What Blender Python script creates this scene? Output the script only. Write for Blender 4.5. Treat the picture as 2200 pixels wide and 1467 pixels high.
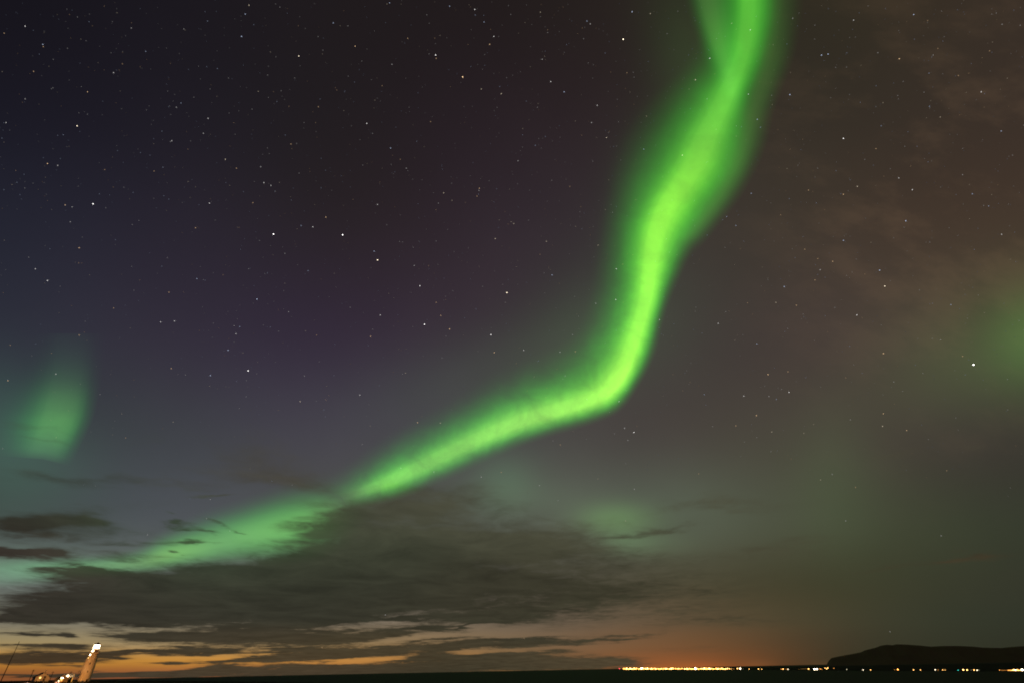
import bpy, bmesh, math, random
import numpy as np
from mathutils import Matrix, Vector

for o in list(bpy.data.objects):
    bpy.data.objects.remove(o, do_unlink=True)
scene = bpy.context.scene
COL = scene.collection

# ------------------------------------------------------------------ camera
# calibrated on the Plough (f = 1047 px on the 2200 px wide frame), the sea horizon and the upright mast
PW, PH, F = 2200.0, 1467.0, 1047.0
EYE = np.array([0.0, 0.0, 12.0])
def _cam_axes():
    a = np.array([600 - PW/2, -(1450 - PH/2), F]); b = np.array([1340 - PW/2, -(1435.2 - PH/2), F])
    up = np.cross(a, b); up /= np.linalg.norm(up)
    if up[1] < 0: up = -up
    fw = np.array([0, 0, 1.0]) - up*up[2]; fw /= np.linalg.norm(fw)
    rt = np.cross(fw, up)
    if rt[0] < 0: rt = -rt
    return np.array([rt, fw, up])
AX = _cam_axes()
def ray(px, py):
    """unit direction in the world that a measured point of the photograph lies in"""
    v = np.array([px - PW/2, -(py - PH/2), F]); v /= np.linalg.norm(v)
    return AX @ v
def azel(px, py):
    d = ray(px, py)
    return math.atan2(d[0], d[1]), math.asin(d[2])
def polar(az, dist, z=0.0):
    return Vector((dist*math.sin(az), dist*math.cos(az), z))

cam = bpy.data.cameras.new('camera'); cam_ob = bpy.data.objects.new('camera', cam); COL.objects.link(cam_ob)
cam.sensor_width = 36.0; cam.lens = F/PW*36.0
cam.clip_start = 0.1; cam.clip_end = 2.0e6
x_, y_, z_ = AX @ np.array([1, 0, 0]), AX @ np.array([0, 1, 0]), -(AX @ np.array([0, 0, 1]))
mw = Matrix(((x_[0], y_[0], z_[0], EYE[0]), (x_[1], y_[1], z_[1], EYE[1]), (x_[2], y_[2], z_[2], EYE[2]), (0, 0, 0, 1)))
cam_ob.matrix_world = mw
scene.camera = cam_ob

vs = scene.view_settings
scene.display_settings.display_device = 'sRGB'
vs.view_transform = 'Standard'; vs.look = 'None'; vs.exposure = 0.0; vs.gamma = 1.0; vs.use_curve_mapping = False
scene.cycles.transparent_max_bounces = 48
scene.cycles.sample_clamp_indirect = 2.0
scene.cycles.max_bounces = 6
scene.cycles.use_denoising = True; scene.cycles.denoiser = 'OPENIMAGEDENOISE'; scene.cycles.denoising_prefilter = 'ACCURATE'
scene.cycles.pixel_filter_type = 'BLACKMAN_HARRIS'; scene.cycles.filter_width = 1.9
scene.cycles.use_adaptive_sampling = True; scene.cycles.adaptive_threshold = 0.008; scene.cycles.adaptive_min_samples = 32

def lin(c):
    return tuple(((v/255)/12.92 if v/255 <= 0.04045 else ((v/255 + 0.055)/1.055)**2.4) for v in c)

# ------------------------------------------------------------------ node helpers
class Nodes:
    def __init__(self, tree):
        self.t = tree; self.n = tree.nodes; self.l = tree.links
    def new(self, kind, **kw):
        n = self.n.new(kind)
        for k, v in kw.items(): setattr(n, k, v)
        return n
    def put(self, sock, v):
        if isinstance(v, bpy.types.NodeSocket): self.l.new(v, sock)
        else: sock.default_value = v
    def math(self, op, a, b=None, c=None, clamp=False):
        n = self.new('ShaderNodeMath', operation=op, use_clamp=clamp)
        for i, v in enumerate((a, b, c)):
            if v is not None: self.put(n.inputs[i], v)
        return n.outputs[0]
    def vmath(self, op, a, b=None, c=None):
        n = self.new('ShaderNodeVectorMath', operation=op)
        for i, v in enumerate((a, b, c)):
            if v is not None: self.put(n.inputs[i], v)
        return n.outputs['Value'] if op in ('DOT_PRODUCT', 'LENGTH') else n.outputs['Vector']
    def madd(self, k, c, acc):
        v = self.scale(tuple(float(x) for x in c), k)
        return self.vmath('ADD', v, tuple(acc) if isinstance(acc, (tuple, np.ndarray, list)) else acc)
    def scale(self, v, s):
        n = self.new('ShaderNodeVectorMath', operation='SCALE')
        self.put(n.inputs[0], v); self.put(n.inputs['Scale'], s)
        return n.outputs['Vector']
    def mixv(self, f, a, b):
        n = self.new('ShaderNodeMix', data_type='VECTOR')
        self.put(n.inputs[0], f); self.put(n.inputs[4], a); self.put(n.inputs[5], b)
        return n.outputs[1]
    def smooth(self, v, lo, hi):
        n = self.new('ShaderNodeMapRange', interpolation_type='SMOOTHSTEP')
        self.put(n.inputs[0], v); n.inputs[1].default_value = lo; n.inputs[2].default_value = hi
        return n.outputs[0]
    def noise(self, v, scale, detail=4, rough=0.5, color=False, dist=0.0):
        n = self.new('ShaderNodeTexNoise'); self.put(n.inputs['Vector'], v)
        n.inputs['Scale'].default_value = scale; n.inputs['Detail'].default_value = detail
        n.inputs['Roughness'].default_value = rough; n.inputs['Distortion'].default_value = dist
        return n.outputs['Color'] if color else n.outputs[0]

class Blob:
    """an elliptical patch of sky: centre and half axes measured on the photograph, kept as a patch of directions"""
    def __init__(self, px, py, rx, ry, ang=0.0):
        c = ray(px, py)
        t1 = (ray(px + .5, py) - ray(px - .5, py)); t2 = (ray(px, py + .5) - ray(px, py - .5))
        a = math.radians(ang)
        A = np.array([[math.cos(a)*rx, -math.sin(a)*ry], [math.sin(a)*rx, math.cos(a)*ry]])
        U, S, _ = np.linalg.svd(np.stack([t1, t2], 1) @ A, full_matrices=False)
        e1, e2 = U[:, 0], U[:, 1]
        if np.dot(np.cross(e1, e2), c) < 0: e2 = -e2
        self.R = np.stack([e1, e2, np.cross(e1, e2)], 1); self.c = c; self.s = np.array([S[0], S[1], 0.6])
    def value(self, d):
        q = ((d @ self.R)/self.s)[:2]
        return math.exp(-float(q @ q))
    def node(self, g, d):
        # plain float chains only: every value is used up at once, which keeps the shader inside Cycles' node stack
        p = g.vmath('DOT_PRODUCT', d, tuple(self.R[:, 0]/self.s[0])); q = g.vmath('DOT_PRODUCT', d, tuple(self.R[:, 1]/self.s[1]))
        return g.math('POWER', 1/math.e, g.math('MULTIPLY_ADD', q, q, g.math('MULTIPLY', p, p)))

# ------------------------------------------------------------------ cloud cover, shared by the sky and the aurora behind it
# px, py, rx, ry, angle, weight   (weight under about .5 = thin veil)
CLOUDS = [
    (60,1106,150,27,3,1.5), (175,1116,45,14,10,.7),
    (72,1190,72,13,2,1.5), (30,1184,40,6,0,.6), (250,1193,90,6,3,.5),
    (170,1222,50,11,-6,1.2), (300,1262,200,42,2,1.5), (500,1252,180,46,-2,1.4), (720,1232,170,58,-3,1.15),
    (860,1255,240,56,0,1.1), (1110,1262,240,60,0,.75), (1400,1270,260,70,0,.42),
    (260,1312,210,26,2,1.3), (560,1310,240,22,-1,1.4), (650,1190,100,26,-12,.55), (760,1135,90,30,10,.5),
    (120,1327,150,12,3,1.5), (60,1358,62,5.5,1,1.3), (139,1362,20,5,6,1.0),
    (450,1368,170,15,-2,1.5), (690,1372,120,17,-3,1.4), (300,1362,60,7,0,.8), (640,1338,120,9,-2,.7),
    (310,1398,90,5,-2,1.3), (440,1397,90,7,-2,1.4), (120,1390,80,7,0,.9),
    (60,1413,160,11,0,1.7), (200,1409,60,6,-2,.9), (235,1413,28,2.6,0,.9),
    (560,1415,110,5,-3,1.2), (700,1406,130,10,-3,1.5), (880,1392,140,8,-4,1.3), (1000,1386,60,6,-8,1.0),
    (300,1448,150,5,-1,1.5), (440,1441,70,7,-5,1.5), (482,1434,28,6,0,1.4), (560,1441,70,6,3,1.4),
    (650,1434,55,8,0,1.5), (760,1438,80,6,-2,1.4), (700,1446,300,4,-1,1.0), (60,1450,70,3,0,1.3), (200,1445,40,2.5,-4,.8),
    (900,1432,110,8,-2,1.5), (920,1408,45,7,-4,1.4), (1040,1424,150,12,-1,1.3), (1180,1424,150,13,0,1.2), (1300,1420,80,12,0,.6),
    (1075,1406,90,5,-2,1.0), (1130,1380,95,8,-4,1.2), (1260,1378,90,6,-6,.6), (1350,1370,60,5,-8,.45),
    (757,1326,38,7,-6,1.1), (855,1331,62,5,-3,1.2), (945,1349,46,5,5,1.1), (1043,1339,26,3.5,-6,1.2), (1010,1347,18,3,-10,.9),
    (870,1351,40,4,-8,.8), (800,1310,110,5,-5,.5), (1050,1325,160,16,-4,.75),
    (700,1300,90,4,-4,.5), (560,1346,80,4,0,.6), (945,1373,80,4,-3,.8), (830,1361,70,5,-2,.8), (620,1396,80,4,-3,.8), (355,1425,60,2.6,0,.8), (480,1419,50,2.6,-2,.7), (720,1428,60,4,0,.8), (860,1418,50,3,-4,.7), (1150,1401,80,5,-2,.7), (30,1384,60,4,0,.4), (150,1430,40,2,0,.6), (560,1431,40,2.5,-3,.8),
    (372,1142,30,4.5,3,.95), (428,1150,26,4,8,.95), (415,1165,44,4,0,1.0), (490,1088,50,4.5,2,.95), (382,1124,26,4,10,.8),
    (470,1139,30,4,14,.7), (385,1188,16,2,0,.8), (500,1152,14,2,8,.6),
    (600,975,130,34,8,.52), (500,1020,170,30,4,.48), (650,1030,90,28,14,.6), (430,945,80,10,22,.22), (270,930,75,12,2,.36), (120,938,55,7,2,.45), (140,962,50,6,0,.45),
    (280,1045,130,18,4,.55), (150,1030,120,12,4,.55), (420,1060,110,16,2,.4), (200,1150,140,18,0,.5), (330,1100,120,14,4,.3), (60,1150,90,12,0,.45), (280,1168,90,10,-2,.6),
    (860,1095,120,40,-6,.95), (1000,1100,160,45,0,.7), (900,1165,190,34,0,.9), (1160,1190,200,34,0,.6), (760,1110,40,30,-20,.4), (1080,1150,200,30,-3,.8),
    (1530,1096,170,18,-5,.55), (1380,1146,110,8,-6,.75), (1250,1180,160,18,0,.35), (1700,1185,180,20,-4,.35), (2080,1197,70,10,-2,.5), (1900,1215,90,8,-6,.3),
    (1895,958,55,14,-18,.28), (2055,945,35,14,10,.28), (1560,1335,180,12,0,.2), (1480,1395,140,8,0,.2),
]
CLOUD_COLORS = [
    (60,1105,(46,46,38)), (70,1195,(57,42,40)), (300,1280,(50,49,40)), (700,1240,(47,46,37)), (1100,1270,(54,52,40)),
    (1450,1270,(60,58,43)), (120,1330,(47,43,36)), (100,1413,(62,50,36)), (450,1375,(58,52,40)), (800,1390,(66,58,42)),
    (350,1447,(66,58,44)), (650,1440,(66,58,44)), (1000,1425,(56,53,40)), (1250,1420,(76,66,48)), (550,1000,(70,66,58)),
    (900,1100,(70,70,56)), (1300,1130,(72,72,56)), (1600,1100,(70,64,48)), (2080,1195,(66,56,40)), (1950,950,(76,74,54)), (250,940,(62,72,64)),
    (400,1150,(62,78,58)), (700,1180,(60,66,50)),
]
grp = bpy.data.node_groups.new('cloud cover', 'ShaderNodeTree')
grp.interface.new_socket('Direction', in_out='INPUT', socket_type='NodeSocketVector')
grp.interface.new_socket('Cover', in_out='OUTPUT', socket_type='NodeSocketFloat')
g = Nodes(grp)
gi, go = g.new('NodeGroupInput'), g.new('NodeGroupOutput')
D = gi.outputs[0]
sp = g.new('ShaderNodeSeparateXYZ'); g.put(sp.inputs[0], D)
zz = g.math('ADD', g.math('MAXIMUM', sp.outputs[2], 0.0), 0.05)
cb = g.new('ShaderNodeCombineXYZ')                                   # where the line of sight meets a flat cloud deck
g.put(cb.inputs[0], g.math('DIVIDE', sp.outputs[0], zz)); g.put(cb.inputs[1], g.math('DIVIDE', sp.outputs[1], zz))
deck = cb.outputs[0]
wn = g.noise(deck, 1.1, 5, 0.55, color=True)
wn = g.vmath('SUBTRACT', wn, (0.5, 0.5, 0.5))
amp = g.math('MULTIPLY_ADD', g.math('MINIMUM', g.math('MAXIMUM', sp.outputs[2], 0.0), 0.3), 0.32, 0.008)
cbw = g.new('ShaderNodeCombineXYZ')
g.put(cbw.inputs[0], g.math('MULTIPLY', amp, 3.6)); g.put(cbw.inputs[1], g.math('MULTIPLY', amp, 3.6)); g.put(cbw.inputs[2], g.math('MULTIPLY', amp, 1.0))
DW = g.vmath('MULTIPLY_ADD', wn, cbw.outputs[0], D)
acc = None
for b in CLOUDS:
    k = Blob(*b[:5]).node(g, DW)
    acc = g.math('MULTIPLY', k, b[5]) if acc is None else g.math('MULTIPLY_ADD', k, b[5], acc)
n1 = g.noise(deck, 0.9, 6, 0.6)
n2 = g.noise(deck, 5.0, 6, 0.62, dist=0.6)
nn = g.math('MULTIPLY_ADD', g.math('SUBTRACT', n2, 0.5), 0.75, g.math('SUBTRACT', n1, 0.5))
rag = g.math('MULTIPLY', nn, g.smooth(acc, 0.02, 0.5))
tot = g.math('MULTIPLY_ADD', rag, 1.5, acc)
span = g.math('MULTIPLY_ADD', g.math('MINIMUM', g.math('MAXIMUM', sp.outputs[2], 0.0), 0.35), 2.6, 0.68)        # high cloud is soft, cloud near the horizon crisp
g.put(go.inputs[0], g.math('MULTIPLY', g.smooth(g.math('DIVIDE', g.math('SUBTRACT', tot, 0.05), span), 0.0, 1.0), 0.97))

# ------------------------------------------------------------------ world: night sky, twilight, town glow, clouds
ROWS = [  # y, ry, rx, [(x, colour)]  colours of the clear air as photographed, converted to radiance
    (0, 210, 300, [(0,(23,21,28)),(370,(27,24,30)),(740,(32,27,29)),(1100,(34,28,28)),(1400,(42,36,32)),(1750,(48,44,34)),(2000,(54,45,36)),(2200,(56,47,39))]),
    (250, 210, 300, [(0,(27,26,36)),(370,(31,28,36)),(740,(34,29,32)),(1100,(40,32,36)),(1300,(45,37,38)),(1750,(55,48,40)),(2000,(54,46,39)),(2200,(61,50,42))]),
    (500, 210, 300, [(0,(37,38,50)),(370,(41,37,48)),(740,(42,35,40)),(1100,(50,41,48)),(1300,(54,47,49)),(1700,(64,56,48)),(2000,(69,57,47)),(2200,(70,58,47))]),
    (750, 200, 300, [(0,(48,51,61)),(370,(53,49,61)),(740,(54,46,60)),(1000,(61,53,60)),(1500,(66,60,57)),(1750,(69,60,55)),(2000,(75,67,56)),(2200,(69,71,52))]),
    (950, 150, 280, [(0,(58,67,68)),(370,(63,66,71)),(740,(72,69,77)),(1000,(72,72,72)),(1400,(74,69,65)),(1700,(74,71,60)),(2000,(67,61,54)),(2200,(58,54,48))]),
    (1100, 120, 280, [(0,(67,78,74)),(370,(77,81,86)),(740,(78,80,76)),(1100,(88,92,82)),(1400,(85,90,78)),(1700,(75,78,62)),(2000,(62,66,50)),(2200,(55,58,46))]),
    (1240, 90, 260, [(0,(108,118,112)),(370,(98,104,98)),(740,(92,92,86)),(1100,(88,84,76)),(1400,(80,76,60)),(1700,(66,64,46)),(2000,(58,60,44)),(2200,(52,54,42))]),
    (1330, 48, 230, [(0,(128,124,108)),(300,(126,120,104)),(600,(122,112,98)),(900,(118,106,90)),(1150,(108,94,78)),(1400,(98,82,62)),(1700,(76,67,47)),(1950,(57,58,43)),(2200,(50,53,41))]),
    (1380, 32, 230, [(0,(158,138,96)),(300,(160,138,100)),(600,(160,134,94)),(900,(142,116,82)),(1150,(122,98,72)),(1400,(118,86,58)),(1550,(104,74,47)),(1750,(72,60,42)),(1950,(56,55,40)),(2200,(48,50,38))]),
    (1415, 22, 230, [(0,(192,136,60)),(300,(192,136,60)),(600,(196,138,66)),(900,(178,126,68)),(1150,(126,94,60)),(1400,(132,84,50)),(1550,(118,74,42)),(1750,(68,56,38)),(1950,(56,54,38)),(2200,(48,48,36))]),
    (1442, 18, 230, [(0,(150,94,46)),(300,(152,94,52)),(600,(164,104,60)),(900,(150,100,54)),(1150,(112,84,52)),(1400,(130,78,42)),(1550,(112,64,34)),(1750,(72,56,34)),(1950,(58,50,34)),(2200,(48,44,32))]),
]
world = bpy.data.worlds.new('World'); scene.world = world; world.use_nodes = True
wt = world.node_tree; wt.nodes.clear(); w = Nodes(wt)
tc = w.new('ShaderNodeTexCoord'); WD = tc.outputs['Generated']

pts = [(x, y, rx, ry, c) for (y, ry, rx, row) in ROWS for (x, c) in row]
blobs = [Blob(x, y, rx, ry) for (x, y, rx, ry, c) in pts]
dirs = [ray(x, y) for (x, y, *_r) in pts]
EPS, DEF = 0.004, np.array(lin((36, 32, 36)))
Gm = np.array([[b.value(d) for b in blobs] for d in dirs]); tot_ = Gm.sum(1, keepdims=True) + EPS
A = Gm/tot_; target = np.array([lin(c) for (*_r, c) in pts])
reg = 0.16
coef = np.linalg.lstsq(np.vstack([A, reg*np.eye(len(pts))]), np.vstack([target - EPS/tot_*DEF, reg*target]), rcond=None)[0]
num = None; den = None
for b, c in zip(blobs, coef):
    k = b.node(w, WD)
    num = w.madd(k, c, EPS*DEF if num is None else num)
    den = w.math('ADD', k, EPS) if den is None else w.math('ADD', k, den)
base = w.scale(num, w.math('DIVIDE', 1.0, den))
# soft unevenness of the air: thin high haze lit from below
un = w.noise(WD, 3.2, 5, 0.55)
base = w.scale(base, w.math('MULTIPLY_ADD', w.math('SUBTRACT', un, 0.5), 0.26, 1.0))
st = w.new('ShaderNodeMapping'); w.put(st.inputs[0], WD); st.inputs[2].default_value = (0.3, 0.9, 0.5); st.inputs[3].default_value = (2.0, 9.0, 6.0)
un2 = w.noise(st.outputs[0], 1.6, 5, 0.6)
veil = w.math('MULTIPLY', Blob(2060, 400, 440, 460).node(w, WD), w.smooth(un2, 0.44, 0.68))
base = w.madd(veil, 0.58*np.array(lin((62, 47, 32))), base)
GLOWS = [  # faint far aurora light and town light, added to the air
    (1320,1115,80,34,0,(70,116,52),.62), (1400,1170,80,26,0,(60,90,60),.3), (1340,1165,60,26,0,(60,100,60),.35), (1085,1035,70,60,0,(50,90,60),.45), (1130,1070,180,40,0,(46,70,46),.25),
    (2235,722,110,95,-10,(56,110,40),.46), (2110,775,250,110,-15,(36,64,26),.42), (1790,1010,90,150,0,(38,62,32),.35),
    (60,1000,140,90,0,(44,80,62),.35), (60,1215,150,26,0,(60,120,70),.4), (0,900,110,110,0,(40,84,66),.35), (1480,1090,120,90,0,(34,52,34),.3), (1490,150,80,170,-12,(36,66,28),.45), (1390,420,70,150,12,(40,76,34),.35), (1250,720,150,90,-30,(40,72,34),.25),
    (1450,1430,130,20,0,(140,72,24),.22), (1510,1431,70,9,0,(160,72,18),.25), (1400,1432,50,8,0,(150,70,20),.15), (1400,1340,190,110,0,(66,44,24),.10), (1630,1432,35,14,0,(110,66,34),.3), (2200,1430,60,14,0,(110,60,24),.35),
    (1780,1428,40,9,0,(90,56,30),.2), (1330,700,170,150,-40,(40,66,40),.3), (1050,800,260,90,-18,(44,72,44),.25),
]
for (*b, c, s) in GLOWS:
    base = w.madd(Blob(*b).node(w, WD), s*np.array(lin(c)), base)
cc = None; cd = None
for (x, y, c) in CLOUD_COLORS:
    k = Blob(x, y, 230 if y < 1340 else 190, 75 if y < 1340 else 26).node(w, WD)
    cc = w.madd(k, lin(c), 0.002*np.array(lin((56, 52, 42))) if cc is None else cc)
    cd = w.math('ADD', k, 0.002) if cd is None else w.math('ADD', k, cd)
ccol = w.scale(cc, w.math('DIVIDE', 1.0, cd))
sx = w.new('ShaderNodeSeparateXYZ'); w.put(sx.inputs[0], WD); zq = w.math('ADD', w.math('MAXIMUM', sx.outputs[2], 0.0), 0.05)
cx = w.new('ShaderNodeCombineXYZ'); w.put(cx.inputs[0], w.math('DIVIDE', sx.outputs[0], zq)); w.put(cx.inputs[1], w.math('DIVIDE', sx.outputs[1], zq))
ccol = w.scale(ccol, w.math('MULTIPLY_ADD', w.math('SUBTRACT', w.noise(cx.outputs[0], 1.7, 8, .62, dist=.5), .5), 1.35, 1.0))      # thicker and thinner cloud
cg = w.new('ShaderNodeGroup'); cg.node_tree = grp; w.put(cg.inputs[0], WD)
cover = cg.outputs[0]
skyc = w.mixv(cover, base, ccol)
bg = w.new('ShaderNodeBackground'); w.put(bg.inputs[0], skyc); bg.inputs[1].default_value = 1.0
wo = w.new('ShaderNodeOutputWorld'); w.l.new(bg.outputs[0], wo.inputs[0])
world.cycles.sampling_method = 'MANUAL'; world.cycles.sample_map_resolution = 512

# ------------------------------------------------------------------ object helpers
def link(o):
    COL.objects.link(o); return o
def tag(o, label=None, cat=None, group=None, kind=None):
    if label: o['label'] = label
    if cat: o['category'] = cat
    if group: o['group'] = group
    if kind: o['kind'] = kind
    return o
def obj(name, bm, mats, parent=None, smooth=False):
    me = bpy.data.meshes.new(name); bm.to_mesh(me); bm.free()
    for m in (mats if isinstance(mats, (list, tuple)) else [mats]): me.materials.append(m)
    if smooth:
        for p in me.polygons: p.use_smooth = True
    o = link(bpy.data.objects.new(name, me))
    if parent is not None: o.parent = parent
    return o
def empty(name, loc, rz=0.0):
    o = link(bpy.data.objects.new(name, None)); o.location = loc; o.rotation_euler = (0, 0, rz); return o
def box(bm, x0, x1, y0, y1, z0, z1, mi=0):
    vs_ = [bm.verts.new(p) for p in ((x0,y0,z0),(x1,y0,z0),(x1,y1,z0),(x0,y1,z0),(x0,y0,z1),(x1,y0,z1),(x1,y1,z1),(x0,y1,z1))]
    for f in ((3,2,1,0),(4,5,6,7),(0,1,5,4),(1,2,6,5),(2,3,7,6),(3,0,4,7)):
        bm.faces.new([vs_[i] for i in f]).material_index = mi
def lathe(bm, prof, n=32, cx=0, cy=0, mi=0, cap0=True, cap1=True):
    rings = [[bm.verts.new((cx + r*math.cos(2*math.pi*i/n), cy + r*math.sin(2*math.pi*i/n), z)) for i in range(n)] for (r, z) in prof]
    for a, b in zip(rings, rings[1:]):
        for i in range(n):
            bm.faces.new((a[i], a[(i+1) % n], b[(i+1) % n], b[i])).material_index = mi
    if cap0: bm.faces.new(list(reversed(rings[0]))).material_index = mi
    if cap1: bm.faces.new(rings[-1]).material_index = mi
def tube(bm, p, q, r0, r1=None, n=8, mi=0):
    p, q = Vector(p), Vector(q); r1 = r0 if r1 is None else r1
    zx = (q - p).normalized(); xx = zx.orthogonal().normalized(); yx = zx.cross(xx)
    a = [bm.verts.new(p + r0*(math.cos(t)*xx + math.sin(t)*yx)) for t in [2*math.pi*i/n for i in range(n)]]
    b = [bm.verts.new(q + r1*(math.cos(t)*xx + math.sin(t)*yx)) for t in [2*math.pi*i/n for i in range(n)]]
    for i in range(n): bm.faces.new((a[i], a[(i+1) % n], b[(i+1) % n], b[i])).material_index = mi
    bm.faces.new(list(reversed(a))).material_index = mi; bm.faces.new(b).material_index = mi
def octa(bm, c, r, mi=0):
    c = Vector(c); v = [bm.verts.new(c + r*Vector(d)) for d in ((1,0,0),(-1,0,0),(0,1,0),(0,-1,0),(0,0,1),(0,0,-1))]
    for f in ((0,2,4),(2,1,4),(1,3,4),(3,0,4),(2,0,5),(1,2,5),(3,1,5),(0,3,5)): bm.faces.new([v[i] for i in f]).material_index = mi
def ball(bm, c, r, mi=0, sub=2):
    res = bmesh.ops.create_icosphere(bm, subdivisions=sub, radius=r, matrix=Matrix.Translation(c))
    for v in res['verts']:
        for f in v.link_faces: f.material_index = mi

def surf(name, color, rough=0.7, var=0.25, scale=1.0, spec=0.3, bump=0.0, metal=0.0):
    m = bpy.data.materials.new(name); m.use_nodes = True; t = Nodes(m.node_tree); p = m.node_tree.nodes['Principled BSDF']
    co = t.new('ShaderNodeTexCoord').outputs['Object']
    n = t.noise(co, scale, 6, 0.6)
    f = t.math('MULTIPLY_ADD', t.math('SUBTRACT', n, 0.5), 2*var, 1.0)
    t.put(p.inputs['Base Color'], t.scale(tuple(color), f))
    p.inputs['Roughness'].default_value = rough; p.inputs['Specular IOR Level'].default_value = spec; p.inputs['Metallic'].default_value = metal
    if bump:
        b = t.new('ShaderNodeBump'); b.inputs['Strength'].default_value = bump; t.put(b.inputs['Height'], n); t.put(p.inputs['Normal'], b.outputs[0])
    return m
def glow(name, color, strength, sample=False):
    m = bpy.data.materials.new(name); m.use_nodes = True; t = Nodes(m.node_tree); m.node_tree.nodes.clear()
    e = t.new('ShaderNodeEmission'); e.inputs[0].default_value = (*color, 1); e.inputs[1].default_value = strength
    o = t.new('ShaderNodeOutputMaterial'); t.l.new(e.outputs[0], o.inputs[0])
    m.cycles.emission_sampling = 'AUTO' if sample else 'NONE'
    return m

# ------------------------------------------------------------------ sea, ground, far shore, mountain
def sea_material():
    m = bpy.data.materials.new('sea_water'); m.use_nodes = True; t = Nodes(m.node_tree); p = m.node_tree.nodes['Principled BSDF']
    co = t.new('ShaderNodeTexCoord').outputs['Object']
    mp = t.new('ShaderNodeMapping'); t.put(mp.inputs[0], co); mp.inputs[3].default_value = (0.012, 0.03, 1)
    n = t.noise(mp.outputs[0], 1.0, 8, 0.62)
    t.put(p.inputs['Base Color'], t.scale((0.034, 0.036, 0.032), t.math('MULTIPLY_ADD', n, 1.2, 0.4)))
    p.inputs['Roughness'].default_value = 0.75; p.inputs['Specular IOR Level'].default_value = 0.12
    b = t.new('ShaderNodeBump'); b.inputs['Strength'].default_value = 0.6; b.inputs['Distance'].default_value = 4.0
    t.put(b.inputs['Height'], n); t.put(p.inputs['Normal'], b.outputs[0])
    return m
bm = bmesh.new()
v = [bm.verts.new(p) for p in ((-3e5,-2e4,0),(3e5,-2e4,0),(3e5,4e5,0),(-3e5,4e5,0))]; bm.faces.new(v)
tag(obj('sea', bm, sea_material()), 'dark sea reaching to the horizon', kind='structure')

M_turf = surf('dark_turf', (0.05, 0.045, 0.025), 0.95, 0.5, 0.4, 0.1, 0.5)
M_rock = surf('far_land', (0.045, 0.04, 0.035), 0.95, 0.4, 0.004, 0.05)
M_mtn = surf('mountain_rock', (0.22, 0.125, 0.10), 0.95, 0.35, 0.0016, 0.05)

def strip(name, rows, mat, nsub=None):
    """a grid surface from rows of points"""
    bm = bmesh.new(); vv = [[bm.verts.new(p) for p in r] for r in rows]
    for a, b in zip(vv, vv[1:]):
        for i in range(len(a) - 1): bm.faces.new((a[i], a[i+1], b[i+1], b[i]))
    bmesh.ops.recalc_face_normals(bm, faces=bm.faces)
    return obj(name, bm, mat, smooth=True)

rng = random.Random(5)
def interp(x, xs, ys): return float(np.interp(x, xs, ys))
# headland that carries the lighthouse: far edge (the visible skyline) follows the photograph, then drops to the sea
SKY_X = [-120, 0, 60, 200, 330, 400, 480, 560, 640, 700, 745, 800]
SKY_Y = [1466, 1463.5, 1462.5, 1462, 1462, 1462.6, 1463.4, 1464.2, 1465, 1465.8, 1467, 1470]
DIST = [560, 560, 560, 560, 570, 590, 620, 660, 700, 740, 770, 800]
rows = [[], [], [], [], [], []]
for i in range(261):
    px = -120 + 920*i/260
    az, el = azel(px, interp(px, SKY_X, SKY_Y)); d = interp(px, SKY_X, DIST)
    hor = math.hypot(1, 0)*d
    z = 12.0 + d*math.tan(el)
    wob = 0.10*math.sin(px*0.31) + 0.12*math.sin(px*0.093 + 1) + 0.10*(rng.random() - .5)
    rows[0].append(polar(az, d + 70, -2.0)); rows[1].append(polar(az, d + 45, z - 1.5)); rows[2].append(polar(az, d, z + wob))
    rows[3].append(polar(az, d - 60, z - 0.55 + 0.5*wob)); rows[4].append(polar(az, d - 150, z - 2.6)); rows[5].append(polar(az, d - 190, -2.0))
tag(strip('headland', rows, M_turf), 'low dark headland along the lower left edge', kind='structure')
# knoll under the photographer, below the frame
bm = bmesh.new(); lathe(bm, [(70, -1), (45, 6), (22, 9.2), (8, 10.2), (0.5, 10.3)], 48)
tag(obj('ground', bm, M_turf, smooth=True), 'grassy knoll the picture was taken from', kind='structure')

SH_X = [1290, 1340, 1470, 1600, 1700, 1800, 1900, 2000, 2100, 2200, 2350]
SH_Y = [1436.6, 1437.4, 1437.9, 1438.0, 1438.6, 1439.4, 1440.1, 1440.7, 1441.2, 1441.7, 1442.4]
def shore_point(px):
    az, el = azel(px, interp(px, SH_X, SH_Y)); return az, 12.0/math.tan(-el)
rows = [[], [], [], [], []]
for i in range(161):
    px = 1290 + 1060*i/160
    az, d = shore_point(px); tap = min(1.0, i/14)
    h = d*0.0011*tap*(1 + 0.5*math.sin(i*.7)*math.sin(i*.23))
    rows[0].append(polar(az, d, -0.5)); rows[1].append(polar(az, d*1.004, 0.5*tap + 0.1)); rows[2].append(polar(az, d*1.03, 0.6 + h))
    rows[3].append(polar(az, d*1.12, 0.8 + 1.5*h)); rows[4].append(polar(az, max(d*1.3, 9000), -3.0))
tag(strip('far_shore', rows, M_rock), 'low dark coast across the bay', kind='structure')

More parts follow.
